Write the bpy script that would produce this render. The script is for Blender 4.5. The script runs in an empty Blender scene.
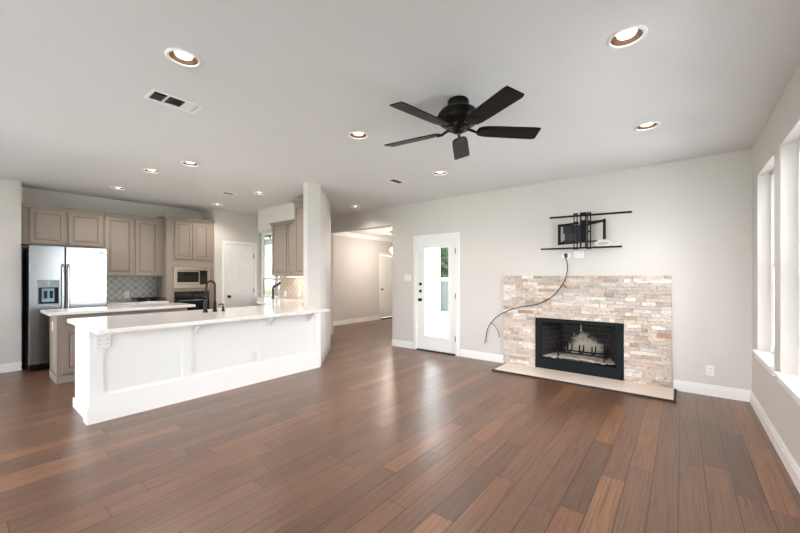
import bpy, bmesh, math, random
from mathutils import Vector, Matrix
random.seed(7)
PI = math.pi
sc = bpy.context.scene
COL = sc.collection

# ------------------------------------------------------------------ camera
YAW = math.radians(38.5)
cam_d = bpy.data.cameras.new('camera'); cam = bpy.data.objects.new('camera', cam_d); COL.objects.link(cam)
cam.location = (0, 0, 1.36); cam.rotation_euler = (PI / 2, 0, YAW)
cam_d.sensor_width = 36; cam_d.lens = 36 * 354 / 800; cam_d.shift_y = 10.0 / 800; cam_d.clip_start = 0.02
sc.camera = cam
# ------------------------------------------------------------------ view, world
sc.view_settings.view_transform = 'Standard'; sc.view_settings.look = 'None'
sc.view_settings.gamma = 1; sc.view_settings.exposure = 0.32
SKY = 12.5
LAMP_W = 42
w = bpy.data.worlds.new('overcast_sky'); sc.world = w; w.use_nodes = True
nt = w.node_tree; bg = nt.nodes['Background']
tc = nt.nodes.new('ShaderNodeTexCoord'); sp = nt.nodes.new('ShaderNodeSeparateXYZ')
rp = nt.nodes.new('ShaderNodeValToRGB')
nt.links.new(tc.outputs['Generated'], sp.inputs[0]); nt.links.new(sp.outputs[2], rp.inputs[0])
rp.color_ramp.elements[0].color = (.93, .965, 1.0, 1); rp.color_ramp.elements[1].color = (.82, .91, 1.0, 1)
nt.links.new(rp.outputs[0], bg.inputs[0]); bg.inputs[1].default_value = SKY

sd = bpy.data.lights.new('sun', 'SUN'); sd.energy = 11; sd.angle = math.radians(3); sd.color = (.97, .985, 1)
so_ = bpy.data.objects.new('sun', sd); COL.objects.link(so_); so_.rotation_euler = (0, math.radians(-28), 0)   # high, from the kitchen side of the house

def portal(name, loc, rot, sx, sy):
    d = bpy.data.lights.new(name, 'AREA'); d.shape = 'RECTANGLE'; d.size = sx; d.size_y = sy
    d.cycles.is_portal = True
    o = bpy.data.objects.new(name, d); COL.objects.link(o); o.location = loc; o.rotation_euler = rot
for yc in (4.59, 3.54, 2.49):
    portal('window_portal', (.80, yc, 1.49), (0, PI / 2, 0), 1.8, .84)
for xc in (-5.6, -3.4, -1.2):
    portal('window_portal', (xc, -2.80, 1.3), (PI / 2, 0, 0), 1.8, 2.2)
portal('window_portal', (-3.45, 5.56, 1.08), (-PI / 2, 0, 0), .54, 1.62)
portal('window_portal', (-7.0, 4.45, 1.6), (-PI / 2, 0, 0), .76, 1.45)

# ------------------------------------------------------------------ materials
def lin(c):
    return tuple(((v / 255) / 12.92 if v / 255 <= .04045 else ((v / 255 + .055) / 1.055) ** 2.4) for v in c)

class N:
    """little node-graph helper"""
    def __init__(s, name):
        s.m = bpy.data.materials.new(name); s.m.use_nodes = True; s.t = s.m.node_tree
        s.p = s.t.nodes['Principled BSDF']; s.out = s.t.nodes['Material Output']
    def n(s, kind, **kw):
        x = s.t.nodes.new(kind)
        for k, v in kw.items(): setattr(x, k, v)
        return x
    def l(s, a, b): s.t.links.new(a, b)
    def val(s, sock, v):
        if isinstance(v, bpy.types.NodeSocket): s.l(v, sock)
        else: sock.default_value = v
    def math(s, op, a, b=0.0, c=0.0):
        x = s.n('ShaderNodeMath', operation=op)
        for i, v in enumerate((a, b, c)): s.val(x.inputs[i], v)
        return x.outputs[0]
    def mix(s, f, a, b, bt='MIX'):
        x = s.n('ShaderNodeMix', data_type='RGBA', blend_type=bt)
        s.val(x.inputs[0], f)
        for i, v in ((6, a), (7, b)):
            if isinstance(v, tuple): x.inputs[i].default_value = v + (1,) if len(v) == 3 else v
            else: s.l(v, x.inputs[i])
        return x.outputs[2]
    def coord(s, kind='Object', scale=(1, 1, 1), rot=(0, 0, 0)):
        c = s.n('ShaderNodeTexCoord'); mp = s.n('ShaderNodeMapping')
        mp.inputs['Scale'].default_value = scale; mp.inputs['Rotation'].default_value = rot
        s.l(c.outputs[kind], mp.inputs[0]); return mp.outputs[0]
    def noise(s, vec, scale, detail=3, rough=.5):
        x = s.n('ShaderNodeTexNoise'); x.inputs['Scale'].default_value = scale
        x.inputs['Detail'].default_value = detail; x.inputs['Roughness'].default_value = rough
        s.l(vec, x.inputs['Vector']); return x.outputs[0]
    def ramp(s, f, stops):
        x = s.n('ShaderNodeValToRGB'); s.l(f, x.inputs[0]); e = x.color_ramp.elements
        while len(e) < len(stops): e.new(.5)
        for el, (p, c) in zip(e, stops): el.position = p; el.color = tuple(c) + (1,)
        return x.outputs[0]
    def bump(s, h, strength=.1, dist=.01):
        b = s.n('ShaderNodeBump'); b.inputs['Strength'].default_value = strength
        b.inputs['Distance'].default_value = dist; s.l(h, b.inputs['Height']); s.l(b.outputs[0], s.p.inputs['Normal'])

def simple(name, rgb, rough=.5, metal=0.0, var=.06, nscale=6.0, bump=0.0, bscale=80, emit=None, spec=None, stretch=(1, 1, 1)):
    g = N(name); c = lin(rgb); v = g.coord(scale=stretch)
    f = g.noise(v, nscale)
    g.l(g.mix(f, tuple(x * (1 - var) for x in c), tuple(min(1, x * (1 + var)) for x in c)), g.p.inputs['Base Color'])
    g.p.inputs['Roughness'].default_value = rough; g.p.inputs['Metallic'].default_value = metal
    if spec is not None: g.p.inputs['Specular IOR Level'].default_value = spec
    if bump: g.bump(g.noise(v, bscale, 4), bump, .004)
    if emit:
        g.p.inputs['Emission Color'].default_value = tuple(emit[0]) + (1,); g.p.inputs['Emission Strength'].default_value = emit[1]
    return g.m

WALL = simple('greige_wall_paint', (214, 208, 203), .6, var=.015, nscale=2, bump=.12, bscale=150)
CEIL = simple('ceiling_paint', (221, 219, 217), .8, var=.015, nscale=2, bump=.25, bscale=90)
TRIM = simple('white_trim_paint', (240, 239, 236), .35, var=.01)
WHITE = simple('white_panel_paint', (242, 242, 240), .4, var=.01)
DOORW = simple('white_door_paint', (240, 239, 237), .35, var=.01)
CAB = simple('taupe_glazed_cabinet', (151, 138, 128), .42, var=.07, nscale=9, stretch=(6, 6, 1))
GROOVE = simple('dark_cabinet_glaze', (118, 98, 82), .5, var=.08)
CABIN = simple('cabinet_box_interior', (120, 105, 92), .6)
def quartz():
    g = N('white_quartz'); v = g.coord()
    f = g.noise(v, 45, 5, .7); f2 = g.noise(v, 3, 3)
    c = g.ramp(f, [(.35, lin((222, 218, 214))), (.6, lin((240, 238, 236)))])
    g.l(g.mix(g.math('MULTIPLY', f2, .25), c, lin((225, 221, 218))), g.p.inputs['Base Color'])
    g.p.inputs['Roughness'].default_value = .12; return g.m
QUARTZ = quartz()
def steel(name, rgb=(205, 207, 208), rough=.22, st=(1, 1, 90)):
    g = N(name); v = g.coord(scale=st); f = g.noise(v, 8, 4)
    c = lin(rgb)
    g.l(g.mix(f, tuple(x * .93 for x in c), c), g.p.inputs['Base Color'])
    g.p.inputs['Metallic'].default_value = 1
    g.l(g.math('MULTIPLY_ADD', f, .1, rough - .05), g.p.inputs['Roughness']); return g.m
STEEL = steel('brushed_stainless_steel', (160, 163, 166))
STEELW = steel('warm_stainless_steel', (196, 182, 168), .3)
CHROME = steel('satin_handle_steel', (190, 192, 195), .18)
BLACKM = simple('black_bronze_metal', (26, 23, 22), .32, .6, var=.15)
BLACK = simple('matte_black_metal', (9, 9, 10), .5, 0, spec=.2, var=.2, nscale=20)
BLACKP = simple('black_plastic', (14, 15, 18), .35, spec=.3, var=.1)
BGLASS = simple('black_oven_glass', (8, 8, 9), .05, var=.1)
FIREM = simple('fireplace_black_metal', (8, 18, 21), .42, .1, spec=.15, var=.3, nscale=7, bump=.1)
FAN = simple('espresso_fan_blade', (17, 11, 9), .45, spec=.18, var=.3, nscale=5, stretch=(1, 1, 1))
FANM = simple('oiled_bronze_fan', (13, 11, 10), .38, .2, spec=.3, var=.2)
PLASTIC = simple('white_plastic', (236, 234, 230), .4, var=.01)
SLOT = simple('dark_slot', (60, 58, 56), .6)
GOLD = simple('gold_can_reflector', (76, 50, 32), .38, .45, var=.05)
BULB = simple('lit_bulb_glass', (255, 250, 240), .4, emit=((1.0, .92, .80), 4.5))
GLOBE = simple('lit_globe_glass', (255, 250, 240), .4, emit=((1.0, .9, .75), 6.0))
UCL = simple('lit_cabinet_strip', (255, 250, 240), .4, emit=((1.0, .88, .74), 4.0))
GREYP = simple('grey_panel_plastic', (150, 155, 160), .4)
BLUEL = simple('pale_blue_dispenser_panel', (150, 190, 215), .3)  # even pale blue of the dispenser cradle and display
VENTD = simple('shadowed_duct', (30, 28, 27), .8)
HEARTH = simple('cream_hearth_tile', (232, 216, 203), .35, var=.08, nscale=5)
RUBBER = simple('dark_threshold', (40, 36, 33), .6)
VENTG = simple('shaded_vent_louvers', (92, 87, 81), .6, var=.05)  # shade between the louvers, put into their colour
def glass():
    g = N('window_glass'); tr = g.n('ShaderNodeBsdfTransparent'); gl = g.n('ShaderNodeBsdfGlossy')
    gl.inputs['Roughness'].default_value = .02
    fr = g.n('ShaderNodeFresnel'); fr.inputs['IOR'].default_value = 1.45
    nz = g.noise(g.coord(), 3); tr.inputs[0].default_value = (.97, .97, .97, 1)
    mx = g.n('ShaderNodeMixShader'); g.l(g.math('MULTIPLY', fr.outputs[0], g.math('MULTIPLY_ADD', nz, .1, .85)), mx.inputs[0])
    g.l(tr.outputs[0], mx.inputs[1]); g.l(gl.outputs[0], mx.inputs[2]); g.l(mx.outputs[0], g.out.inputs[0]); return g.m
GLASS = glass()

def floor_mat():
    g = N('dark_hand_scraped_planks'); c = g.n('ShaderNodeTexCoord'); s = g.n('ShaderNodeSeparateXYZ'); g.l(c.outputs['Object'], s.inputs[0])
    W = .139
    xs = g.math('DIVIDE', g.math('ADD', s.outputs[0], 20.03), W); row = g.math('FLOOR', xs); fx = g.math('SUBTRACT', xs, row)
    wn = g.n('ShaderNodeTexWhiteNoise', noise_dimensions='1D'); g.l(row, wn.inputs['W'])
    L = g.math('MULTIPLY_ADD', wn.outputs[0], .35, .95)
    ys = g.math('ADD', g.math('DIVIDE', s.outputs[1], L), g.math('MULTIPLY_ADD', wn.outputs[0], 37.0, 50.0))
    colm = g.math('FLOOR', ys); fy = g.math('SUBTRACT', ys, colm)
    cb = g.n('ShaderNodeCombineXYZ'); g.l(row, cb.inputs[0]); g.l(colm, cb.inputs[1])
    w2 = g.n('ShaderNodeTexWhiteNoise', noise_dimensions='3D'); g.l(cb.outputs[0], w2.inputs['Vector'])
    idv = w2.outputs[0]
    # grain: noise stretched along the plank, shifted per plank
    cv = g.n('ShaderNodeCombineXYZ')
    g.l(g.math('MULTIPLY_ADD', idv, 31.0, g.math('MULTIPLY', s.outputs[0], 85.0)), cv.inputs[0])
    g.l(g.math('MULTIPLY_ADD', idv, 17.0, g.math('MULTIPLY_ADD', s.outputs[1], 1.8, g.math('MULTIPLY', s.outputs[0], 5.0))), cv.inputs[1])
    gr = g.noise(cv.outputs[0], 1.0, 6, .62)
    cv2 = g.n('ShaderNodeCombineXYZ')
    g.l(g.math('MULTIPLY_ADD', idv, 11.0, g.math('MULTIPLY', s.outputs[0], 9.0)), cv2.inputs[0])
    g.l(g.math('MULTIPLY', s.outputs[1], 3.0), cv2.inputs[1])
    g2 = g.noise(cv2.outputs[0], 1.0, 4, .6)
    base = g.ramp(idv, [(0.0, lin((95, 69, 53))), (.4, lin((112, 80, 60))), (.8, lin((122, 87, 64))), (1.0, lin((143, 100, 71)))])
    streak = g.ramp(gr, [(.34, (.50, .47, .45)), (.47, (.93, .92, .91)), (.66, (1.32, 1.28, 1.24))])
    b = g.mix(1.0, base, streak, 'MULTIPLY')
    b = g.mix(g.math('MULTIPLY', g2, .35), b, lin((84, 61, 49)))
    ex = g.math('MINIMUM', fx, g.math('SUBTRACT', 1.0, fx)); ey = g.math('MULTIPLY', g.math('MINIMUM', fy, g.math('SUBTRACT', 1.0, fy)), 8.0)
    e = g.math('MINIMUM', ex, ey)
    seam = g.math('SMOOTH_MIN', 1.0, g.math('DIVIDE', e, .035), .05)
    seamc = g.math('LESS_THAN', e, .022)
    b = g.mix(g.math('MULTIPLY', seamc, .8), b, lin((40, 28, 23)))
    g.l(b, g.p.inputs['Base Color'])
    g.l(g.math('MULTIPLY_ADD', g2, .08, .285), g.p.inputs['Roughness'])
    g.p.inputs['Specular IOR Level'].default_value = .85
    h = g.math('ADD', g.math('MULTIPLY', seam, .6), g.math('MULTIPLY_ADD', gr, .15, g.math('MULTIPLY', g2, .8)))
    g.bump(h, .14, .003); return g.m
FLOOR = floor_mat()

def stone_mat():
    g = N('split_face_travertine'); a = g.n('ShaderNodeVertexColor'); a.layer_name = 'stone_tint'
    v = g.coord(scale=(1, 1, 2.2)); f = g.noise(v, 30, 6, .75); f2 = g.noise(v, 12, 4, .65)
    c = g.mix(g.math('MULTIPLY', g.ramp(f2, [(.52, (0, 0, 0)), (.70, (1, 1, 1))]), .6), a.outputs[0], lin((168, 136, 112)))
    f3 = g.noise(v, 5.5, 5, .7); c = g.mix(g.math('MULTIPLY', g.ramp(f3, [(.64, (0, 0, 0)), (.74, (1, 1, 1))]), .6), c, lin((158, 108, 68)))
    c = g.mix(1.0, c, g.ramp(f, [(.30, (.48, .42, .38)), (.48, (1, 1, 1)), (.75, (1.12, 1.1, 1.08))]), 'MULTIPLY')
    g.l(c, g.p.inputs['Base Color']); g.p.inputs['Roughness'].default_value = .8
    g.bump(f, .7, .012); return g.m
STONE = stone_mat()
def firebrick():
    g = N('sooty_firebrick'); v = g.coord(); t = g.n('ShaderNodeTexCoord'); s = g.n('ShaderNodeSeparateXYZ'); g.l(t.outputs['Object'], s.inputs[0])
    cb = g.n('ShaderNodeCombineXYZ'); g.l(g.math('ADD', s.outputs[0], s.outputs[1]), cb.inputs[0]); g.l(s.outputs[2], cb.inputs[1])
    bt = g.n('ShaderNodeTexBrick'); g.l(cb.outputs[0], bt.inputs['Vector']); bt.inputs['Scale'].default_value = 1
    bt.inputs['Brick Width'].default_value = .23; bt.inputs['Row Height'].default_value = .075; bt.inputs['Mortar Size'].default_value = .004
    bt.inputs['Color1'].default_value = lin((34, 32, 31)) + (1,); bt.inputs['Color2'].default_value = lin((46, 43, 40)) + (1,); bt.inputs['Mortar'].default_value = lin((74, 69, 63)) + (1,)
    # pale burnt patch with its own shape in the middle of the back panel
    dx = g.math('DIVIDE', g.math('ADD', s.outputs[0], .0), .30); dz = g.math('DIVIDE', g.math('SUBTRACT', s.outputs[2], .22), .30)
    d = g.math('SQRT', g.math('ADD', g.math('MULTIPLY', dx, dx), g.math('MULTIPLY', dz, dz)))
    nz = g.noise(v, 9, 6, .7)
    m = g.math('ADD', g.math('SUBTRACT', 1.15, d), g.math('MULTIPLY_ADD', nz, 1.4, -.75))
    mk = g.ramp(m, [(.15, (0, 0, 0)), (.6, (1, 1, 1))])
    c = g.mix(mk, bt.outputs[0], lin((205, 196, 180)))
    g.l(c, g.p.inputs['Base Color']); g.p.inputs['Roughness'].default_value = .9; g.bump(nz, .4, .01); return g.m
FBRICK = firebrick()
ASH = simple('pale_ash', (205, 196, 184), .95, var=.25, nscale=14, bump=.9, bscale=30)
def diamond(name, c1, c2, gr, ax):
    g = N(name); t = g.n('ShaderNodeTexCoord'); s = g.n('ShaderNodeSeparateXYZ'); g.l(t.outputs['Object'], s.inputs[0])
    u = s.outputs[ax]; z = s.outputs[2]; S = .084
    a = g.math('DIVIDE', g.math('ADD', g.math('ADD', u, z), 30.0), S * 1.414); b = g.math('DIVIDE', g.math('ADD', g.math('SUBTRACT', u, z), 30.0), S * 1.414)
    fa = g.math('FRACT', a); fb = g.math('FRACT', b)
    e = g.math('MINIMUM', g.math('MINIMUM', fa, g.math('SUBTRACT', 1.0, fa)), g.math('MINIMUM', fb, g.math('SUBTRACT', 1.0, fb)))
    cb = g.n('ShaderNodeCombineXYZ'); g.l(g.math('FLOOR', a), cb.inputs[0]); g.l(g.math('FLOOR', b), cb.inputs[1])
    wn = g.n('ShaderNodeTexWhiteNoise'); g.l(cb.outputs[0], wn.inputs['Vector'])
    nz = g.noise(g.coord(), 30, 4)
    c = g.mix(g.math('MULTIPLY_ADD', wn.outputs[0], .8, g.math('MULTIPLY', nz, .2)), lin(c1), lin(c2))
    m = g.math('LESS_THAN', e, .06)
    g.l(g.mix(m, c, lin(gr)), g.p.inputs['Base Color']); g.p.inputs['Roughness'].default_value = .35
    g.bump(g.math('MINIMUM', e, .1), .5, .02); return g.m
TILE = diamond('grey_green_diamond_tile', (146, 152, 146), (176, 178, 170), (214, 212, 205), 1)
TILE2 = diamond('beige_diamond_tile', (178, 158, 142), (200, 182, 166), (222, 212, 200), 0)
GRASS = simple('lawn_grass', (128, 142, 100), .9, var=.3, nscale=3)
CONC = simple('patio_concrete', (212, 214, 216), .8, var=.05)
SIDING = simple('white_siding', (244, 244, 242), .6, var=.01)
TEAL = simple('teal_grey_boards', (112, 120, 116), .7, var=.1)
LEAF = simple('green_foliage', (66, 82, 60), .8, var=.5, nscale=4)
LEAFD = simple('dark_green_foliage', (62, 88, 66), .8, var=.5, nscale=4)
BARK = simple('grey_brown_bark', (140, 130, 122), .9, var=.2)
SOFFIT = simple('olive_brown_porch_boards', (96, 88, 66), .8, var=.1)

# ------------------------------------------------------------------ mesh helper
OFF = {}
class M:
    def __init__(s): s.bm = bmesh.new(); s.mi = 0
    def _f(s, vs, mi=None):
        f = s.bm.faces.new(vs); f.material_index = s.mi if mi is None else mi; return f
    def hexa(s, p, mi=None):                         # 8 points: bottom 4, top 4
        v = [s.bm.verts.new(q) for q in p]
        for a in ((0, 3, 2, 1), (4, 5, 6, 7), (0, 1, 5, 4), (1, 2, 6, 5), (2, 3, 7, 6), (3, 0, 4, 7)): s._f([v[i] for i in a], mi)
        return v
    def box(s, x0, x1, y0, y1, z0, z1, mi=None):
        return s.hexa([(x0, y0, z0), (x1, y0, z0), (x1, y1, z0), (x0, y1, z0), (x0, y0, z1), (x1, y0, z1), (x1, y1, z1), (x0, y1, z1)], mi)
    def ob(s, O, U, V, W, u, v, d, ins=0.0, mi=None):  # box in a local frame; ins insets the outer (d1) face
        O, U, V, W = Vector(O), Vector(U), Vector(V), Vector(W)
        P = lambda a, b, c: O + U * a + V * b + W * c
        return s.hexa([P(u[0], v[0], d[0]), P(u[1], v[0], d[0]), P(u[1], v[1], d[0]), P(u[0], v[1], d[0]),
                P(u[0] + ins, v[0] + ins, d[1]), P(u[1] - ins, v[0] + ins, d[1]), P(u[1] - ins, v[1] - ins, d[1]), P(u[0] + ins, v[1] - ins, d[1])], mi)
    def prism(s, poly, z0, z1, mi=None):
        a = [s.bm.verts.new((x, y, z0)) for x, y in poly]; b = [s.bm.verts.new((x, y, z1)) for x, y in poly]
        n = len(poly); s._f(a[::-1], mi); s._f(b, mi)
        for i in range(n): s._f([a[i], a[(i + 1) % n], b[(i + 1) % n], b[i]], mi)
    def lathe(s, prof, n=32, c=(0, 0, 0), axis='z', mi=None, cap=True):
        rings = []
        for r, h in prof:
            ring = []
            for k in range(n):
                t = 2 * PI * k / n; a, b = r * math.cos(t), r * math.sin(t)
                p = {'z': (a, b, h), 'x': (h, a, b), 'y': (a, h, b)}[axis]
                ring.append(s.bm.verts.new((c[0] + p[0], c[1] + p[1], c[2] + p[2])))
            rings.append(ring)
        for i in range(len(rings) - 1):
            for k in range(n): s._f([rings[i][k], rings[i][(k + 1) % n], rings[i + 1][(k + 1) % n], rings[i + 1][k]], mi)
        if cap: s._f(rings[0][::-1], mi); s._f(rings[-1], mi)
    def tube(s, pts, r, n=8, mi=None):
        pts = [Vector(p) for p in pts]; rs = r if isinstance(r, (list, tuple)) else [r] * len(pts)
        up = None; rings = []
        for i, p in enumerate(pts):
            d = (pts[min(i + 1, len(pts) - 1)] - pts[max(i - 1, 0)]).normalized()
            if up is None: up = d.orthogonal().normalized()
            up = (up - d * up.dot(d)).normalized(); q = d.cross(up)
            rings.append([s.bm.verts.new(p + (up * math.cos(2 * PI * k / n) + q * math.sin(2 * PI * k / n)) * rs[i]) for k in range(n)])
        for i in range(len(rings) - 1):
            for k in range(n): s._f([rings[i][k], rings[i][(k + 1) % n], rings[i + 1][(k + 1) % n], rings[i + 1][k]], mi)
        s._f(rings[0][::-1], mi); s._f(rings[-1], mi)
    def ball(s, c, r, sz=(1, 1, 1), sub=2, jit=0.0, mi=None):
        g = bmesh.ops.create_icosphere(s.bm, subdivisions=sub, radius=1)
        for v in g['verts']:
            k = 1 + random.uniform(-jit, jit)
            v.co = Vector((c[0] + v.co.x * r * sz[0] * k, c[1] + v.co.y * r * sz[1] * k, c[2] + v.co.z * r * sz[2] * k))
        for f in {f for v in g['verts'] for f in v.link_faces}: f.material_index = s.mi if mi is None else mi
    def build(s, name, mats, parent=None, smooth=False, bevel=0.0, origin=None, normals=True):
        if not isinstance(mats, (list, tuple)): mats = [mats]
        if normals: bmesh.ops.recalc_face_normals(s.bm, faces=s.bm.faces[:])
        me = bpy.data.meshes.new(name)
        if parent is not None: off = OFF[parent]
        elif origin == 'auto':
            vs = [v.co for v in s.bm.verts]
            off = Vector(((min(v.x for v in vs) + max(v.x for v in vs)) / 2, (min(v.y for v in vs) + max(v.y for v in vs)) / 2, min(v.z for v in vs)))
        else: off = Vector((0, 0, 0))
        bmesh.ops.translate(s.bm, verts=s.bm.verts[:], vec=-off)
        s.bm.to_mesh(me); s.bm.free()
        for m in mats: me.materials.append(m)
        o = bpy.data.objects.new(name, me); COL.objects.link(o)
        if parent is not None: o.parent = parent
        else: o.location = off
        OFF[o] = off
        if smooth:
            for p in me.polygons: p.use_smooth = True
            try: me.set_sharp_from_angle(angle=math.radians(40))
            except Exception: pass
        if bevel:
            b = o.modifiers.new('edge', 'BEVEL'); b.width = bevel; b.segments = 2; b.limit_method = 'ANGLE'
        return o
def tag(o, label, cat, group=None):
    o['label'] = label; o['category'] = cat
    if group: o['group'] = group
    return o
def thing(name, loc, label, cat, group=None):
    o = bpy.data.objects.new(name, None); COL.objects.link(o); o.location = loc; o.empty_display_size = .05
    OFF[o] = Vector(loc); return tag(o, label, cat, group)
def struct(o): o['kind'] = 'structure'; return o
def copy_tree(o, parent=None):
    c = o.copy(); COL.objects.link(c); c.parent = parent
    OFF[c] = OFF.get(o, Vector())
    for ch in list(o.children): copy_tree(ch, c)
    return c
def grid_wall(m, axis, c0, c1, u0, u1, z0, z1, holes=()):
    """a wall slab between c0..c1 on `axis`, with rectangular holes (ua,ub,za,zb); only outer faces are made"""
    us = sorted({u0, u1, *[h[0] for h in holes], *[h[1] for h in holes]}); us = [u for u in us if u0 <= u <= u1]
    zs = sorted({z0, z1, *[h[2] for h in holes], *[h[3] for h in holes]}); zs = [z for z in zs if z0 <= z <= z1]
    def solid(i, j):
        if not (0 <= i < len(us) - 1 and 0 <= j < len(zs) - 1): return False
        a, b = (us[i] + us[i + 1]) / 2, (zs[j] + zs[j + 1]) / 2
        return not any(h[0] < a < h[1] and h[2] < b < h[3] for h in holes)
    P = (lambda c, u, z: (c, u, z)) if axis == 'x' else (lambda c, u, z: (u, c, z))
    q = lambda *ps: m._f([m.bm.verts.new(p) for p in ps])
    for i in range(len(us) - 1):
        for j in range(len(zs) - 1):
            if not solid(i, j): continue
            a, b, c, d = us[i], us[i + 1], zs[j], zs[j + 1]
            q(P(c0, a, c), P(c0, b, c), P(c0, b, d), P(c0, a, d)); q(P(c1, a, c), P(c1, a, d), P(c1, b, d), P(c1, b, c))
            if not solid(i - 1, j): q(P(c0, a, c), P(c0, a, d), P(c1, a, d), P(c1, a, c))
            if not solid(i + 1, j): q(P(c0, b, c), P(c1, b, c), P(c1, b, d), P(c0, b, d))
            if not solid(i, j - 1): q(P(c0, a, c), P(c1, a, c), P(c1, b, c), P(c0, b, c))
            if not solid(i, j + 1): q(P(c0, a, d), P(c0, b, d), P(c1, b, d), P(c1, a, d))
    bmesh.ops.remove_doubles(m.bm, verts=m.bm.verts[:], dist=1e-5)

# ================================================================== SETTING
H = 2.74; XR = .595; YB = 5.37; XK = -7.95; XL = -7.5; YR = -2.6
m = M(); m.box(-8.1, .75, YR - .15, 5.52, -.1, 0); m.box(-7.6, -4.40, 5.52, 6.56, -.1, 0); m.box(-7.6, -5.30, 6.56, 10.1, -.1, 0); struct(m.build('floor', FLOOR))

CANS = [  # x, y, label
 (-2.46, .90, 'recessed ceiling light nearest the camera on the left, above the slotted vent'),
 (-2.47, 2.45, 'recessed ceiling light left of the ceiling fan'),
 (-.248, 2.41, 'large recessed ceiling light in front of the fan at the top right'),
 (-.248, 3.95, 'recessed ceiling light on the right, above the television bracket'),
 (-2.52, 4.03, 'recessed ceiling light below the fan, toward the glass door'),
 (-4.70, 1.79, 'rightmost of three recessed ceiling lights in a row over the island'),
 (-5.42, 1.60, 'middle of three recessed ceiling lights in a row over the island'),
 (-6.88, 1.58, 'leftmost recessed kitchen light, in front of the tall upper cabinets'),
 (-6.95, 3.12, 'recessed kitchen light closest to the oven cabinet top'),
 (-5.46, 3.13, 'recessed kitchen light above the far end of the peninsula counter'),
 (-5.02, 4.90, 'recessed ceiling light at the hallway opening, right of the angled wall')]
VENTS = [(-3.135, 1.08, .20, .36), (-5.90, 2.83, .16, .22), (-3.24, 3.98, .16, .28)]
m = M(); m.box(-8.1, .75, YR - .15, 5.52, H, H + .14); ceiling = struct(m.build('ceiling', CEIL))
m = M()
for x, y, _ in CANS: m.lathe([(.083, H - .05), (.083, H + .12)], 32, (x, y, 0))
for x, y, a, b in VENTS: m.box(x - a / 2 + .018, x + a / 2 - .018, y - b / 2 + .018, y + b / 2 - .018, H - .05, H + .08)
cut = m.build('cut', CEIL)
md = ceiling.modifiers.new('b', 'BOOLEAN'); md.object = cut; md.operation = 'DIFFERENCE'; md.solver = 'EXACT'
dg = bpy.context.evaluated_depsgraph_get()
nm = bpy.data.meshes.new_from_object(ceiling.evaluated_get(dg)); ceiling.modifiers.clear(); ceiling.data = nm
bpy.data.objects.remove(cut)

m = M(); grid_wall(m, 'x', XR, XR + .17, YR - .15, 5.52, 0, H, [(4.18, 5.003, .60, 2.37), (3.13, 3.95, .60, 2.37), (2.08, 2.90, .60, 2.37)])
struct(m.build('wall_right', WALL))
m = M(); grid_wall(m, 'y', YB, YB + .15, -8.1, XR + .17, 0, H, [(-6.4, -4.463, -1, 2.375), (-3.872, -3.03, -1, 2.052), (-1.66, -.61, -1, .74), (-8.2, -7.6, -1, 3)])
struct(m.build('wall_back', WALL))
m = M(); grid_wall(m, 'y', YR - .15, YR, -8.1, XR + .17, 0, H, [(-6.5, -4.7, .25, 2.4), (-4.3, -2.5, .25, 2.4), (-2.1, -.3, .25, 2.4)])  # wall behind the camera, its window openings added for fill daylight
struct(m.build('wall_rear', WALL))
m = M(); m.box(XL - .13, XL, YR, .60, 0, H); m.box(-8.1, XL - .13, .47, .60, 0, H); struct(m.build('wall_left', WALL))
m = M(); m.box(XK - .15, XK, .60, 4.4, 0, H); struct(m.build('wall_kitchen', WALL))
XP = -7.42
m = M(); m.box(XK, XP, 3.28, 4.25, 0, H); struct(m.build('wall_pantry', WALL))
YN = 4.25
m = M(); grid_wall(m, 'y', YN, YN + .15, XK - .15, -5.20, 0, H, [(-7.47, -6.63, .90, 2.33)]); struct(m.build('wall_nook', WALL))
m = M(); m.prism([(-6.36, 3.90), (-4.90, 3.90), (-5.24, YN - .001), (-6.36, YN - .001)], 2.42, H - .001); m.box(-6.86, -6.36, 3.90, YN - .001, 2.30, H - .001); struct(m.build('trim_1', WALL))   # furr-down over the sink
# angled wall beside the peninsula
m = M(); m.prism([(-4.262, 3.195), (-4.262, 3.43), (-5.19, 4.42), (-5.19, 4.251), (-4.36, 3.40), (-4.36, 3.195)], 0, H)
struct(m.build('wall_angled', WALL))
m = M(); m.box(-6.4, -5.191, 4.401, 4.42, 0, H); m.box(-6.52, -6.4, 4.401, 5.37, 0, H); struct(m.build('wall_passage', WALL))
# hallway
m = M(); grid_wall(m, 'x', -7.62, -7.5, 5.37, 10.1, 0, H, [(8.44, 9.26, -1, 2.04)]); struct(m.build('wall_hall', WALL))
m = M(); m.box(-4.45, -4.32, 5.52, 6.62, 0, H); m.box(-5.36, -4.45, 6.5, 6.62, 0, H); m.box(-5.36, -5.24, 6.62, 10.1, 0, H); m.box(-7.62, -5.24, 10.0, 10.1, 0, H); struct(m.build('wall_hall_side', WALL))
m = M(); m.box(-7.62, -4.32, 5.52, 10.1, 2.62, 2.76); struct(m.build('ceiling_hall', CEIL))
m = M()   # crown moulding of the hallway
for z0, z1, d in ((2.50, 2.53, .012), (2.53, 2.56, .03), (2.56, 2.59, .055), (2.59, 2.62, .085)):
    m.box(-7.5, -7.5 + d, 5.52, 10.0, z0, z1)
struct(m.build('trim_2', TRIM))

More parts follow.
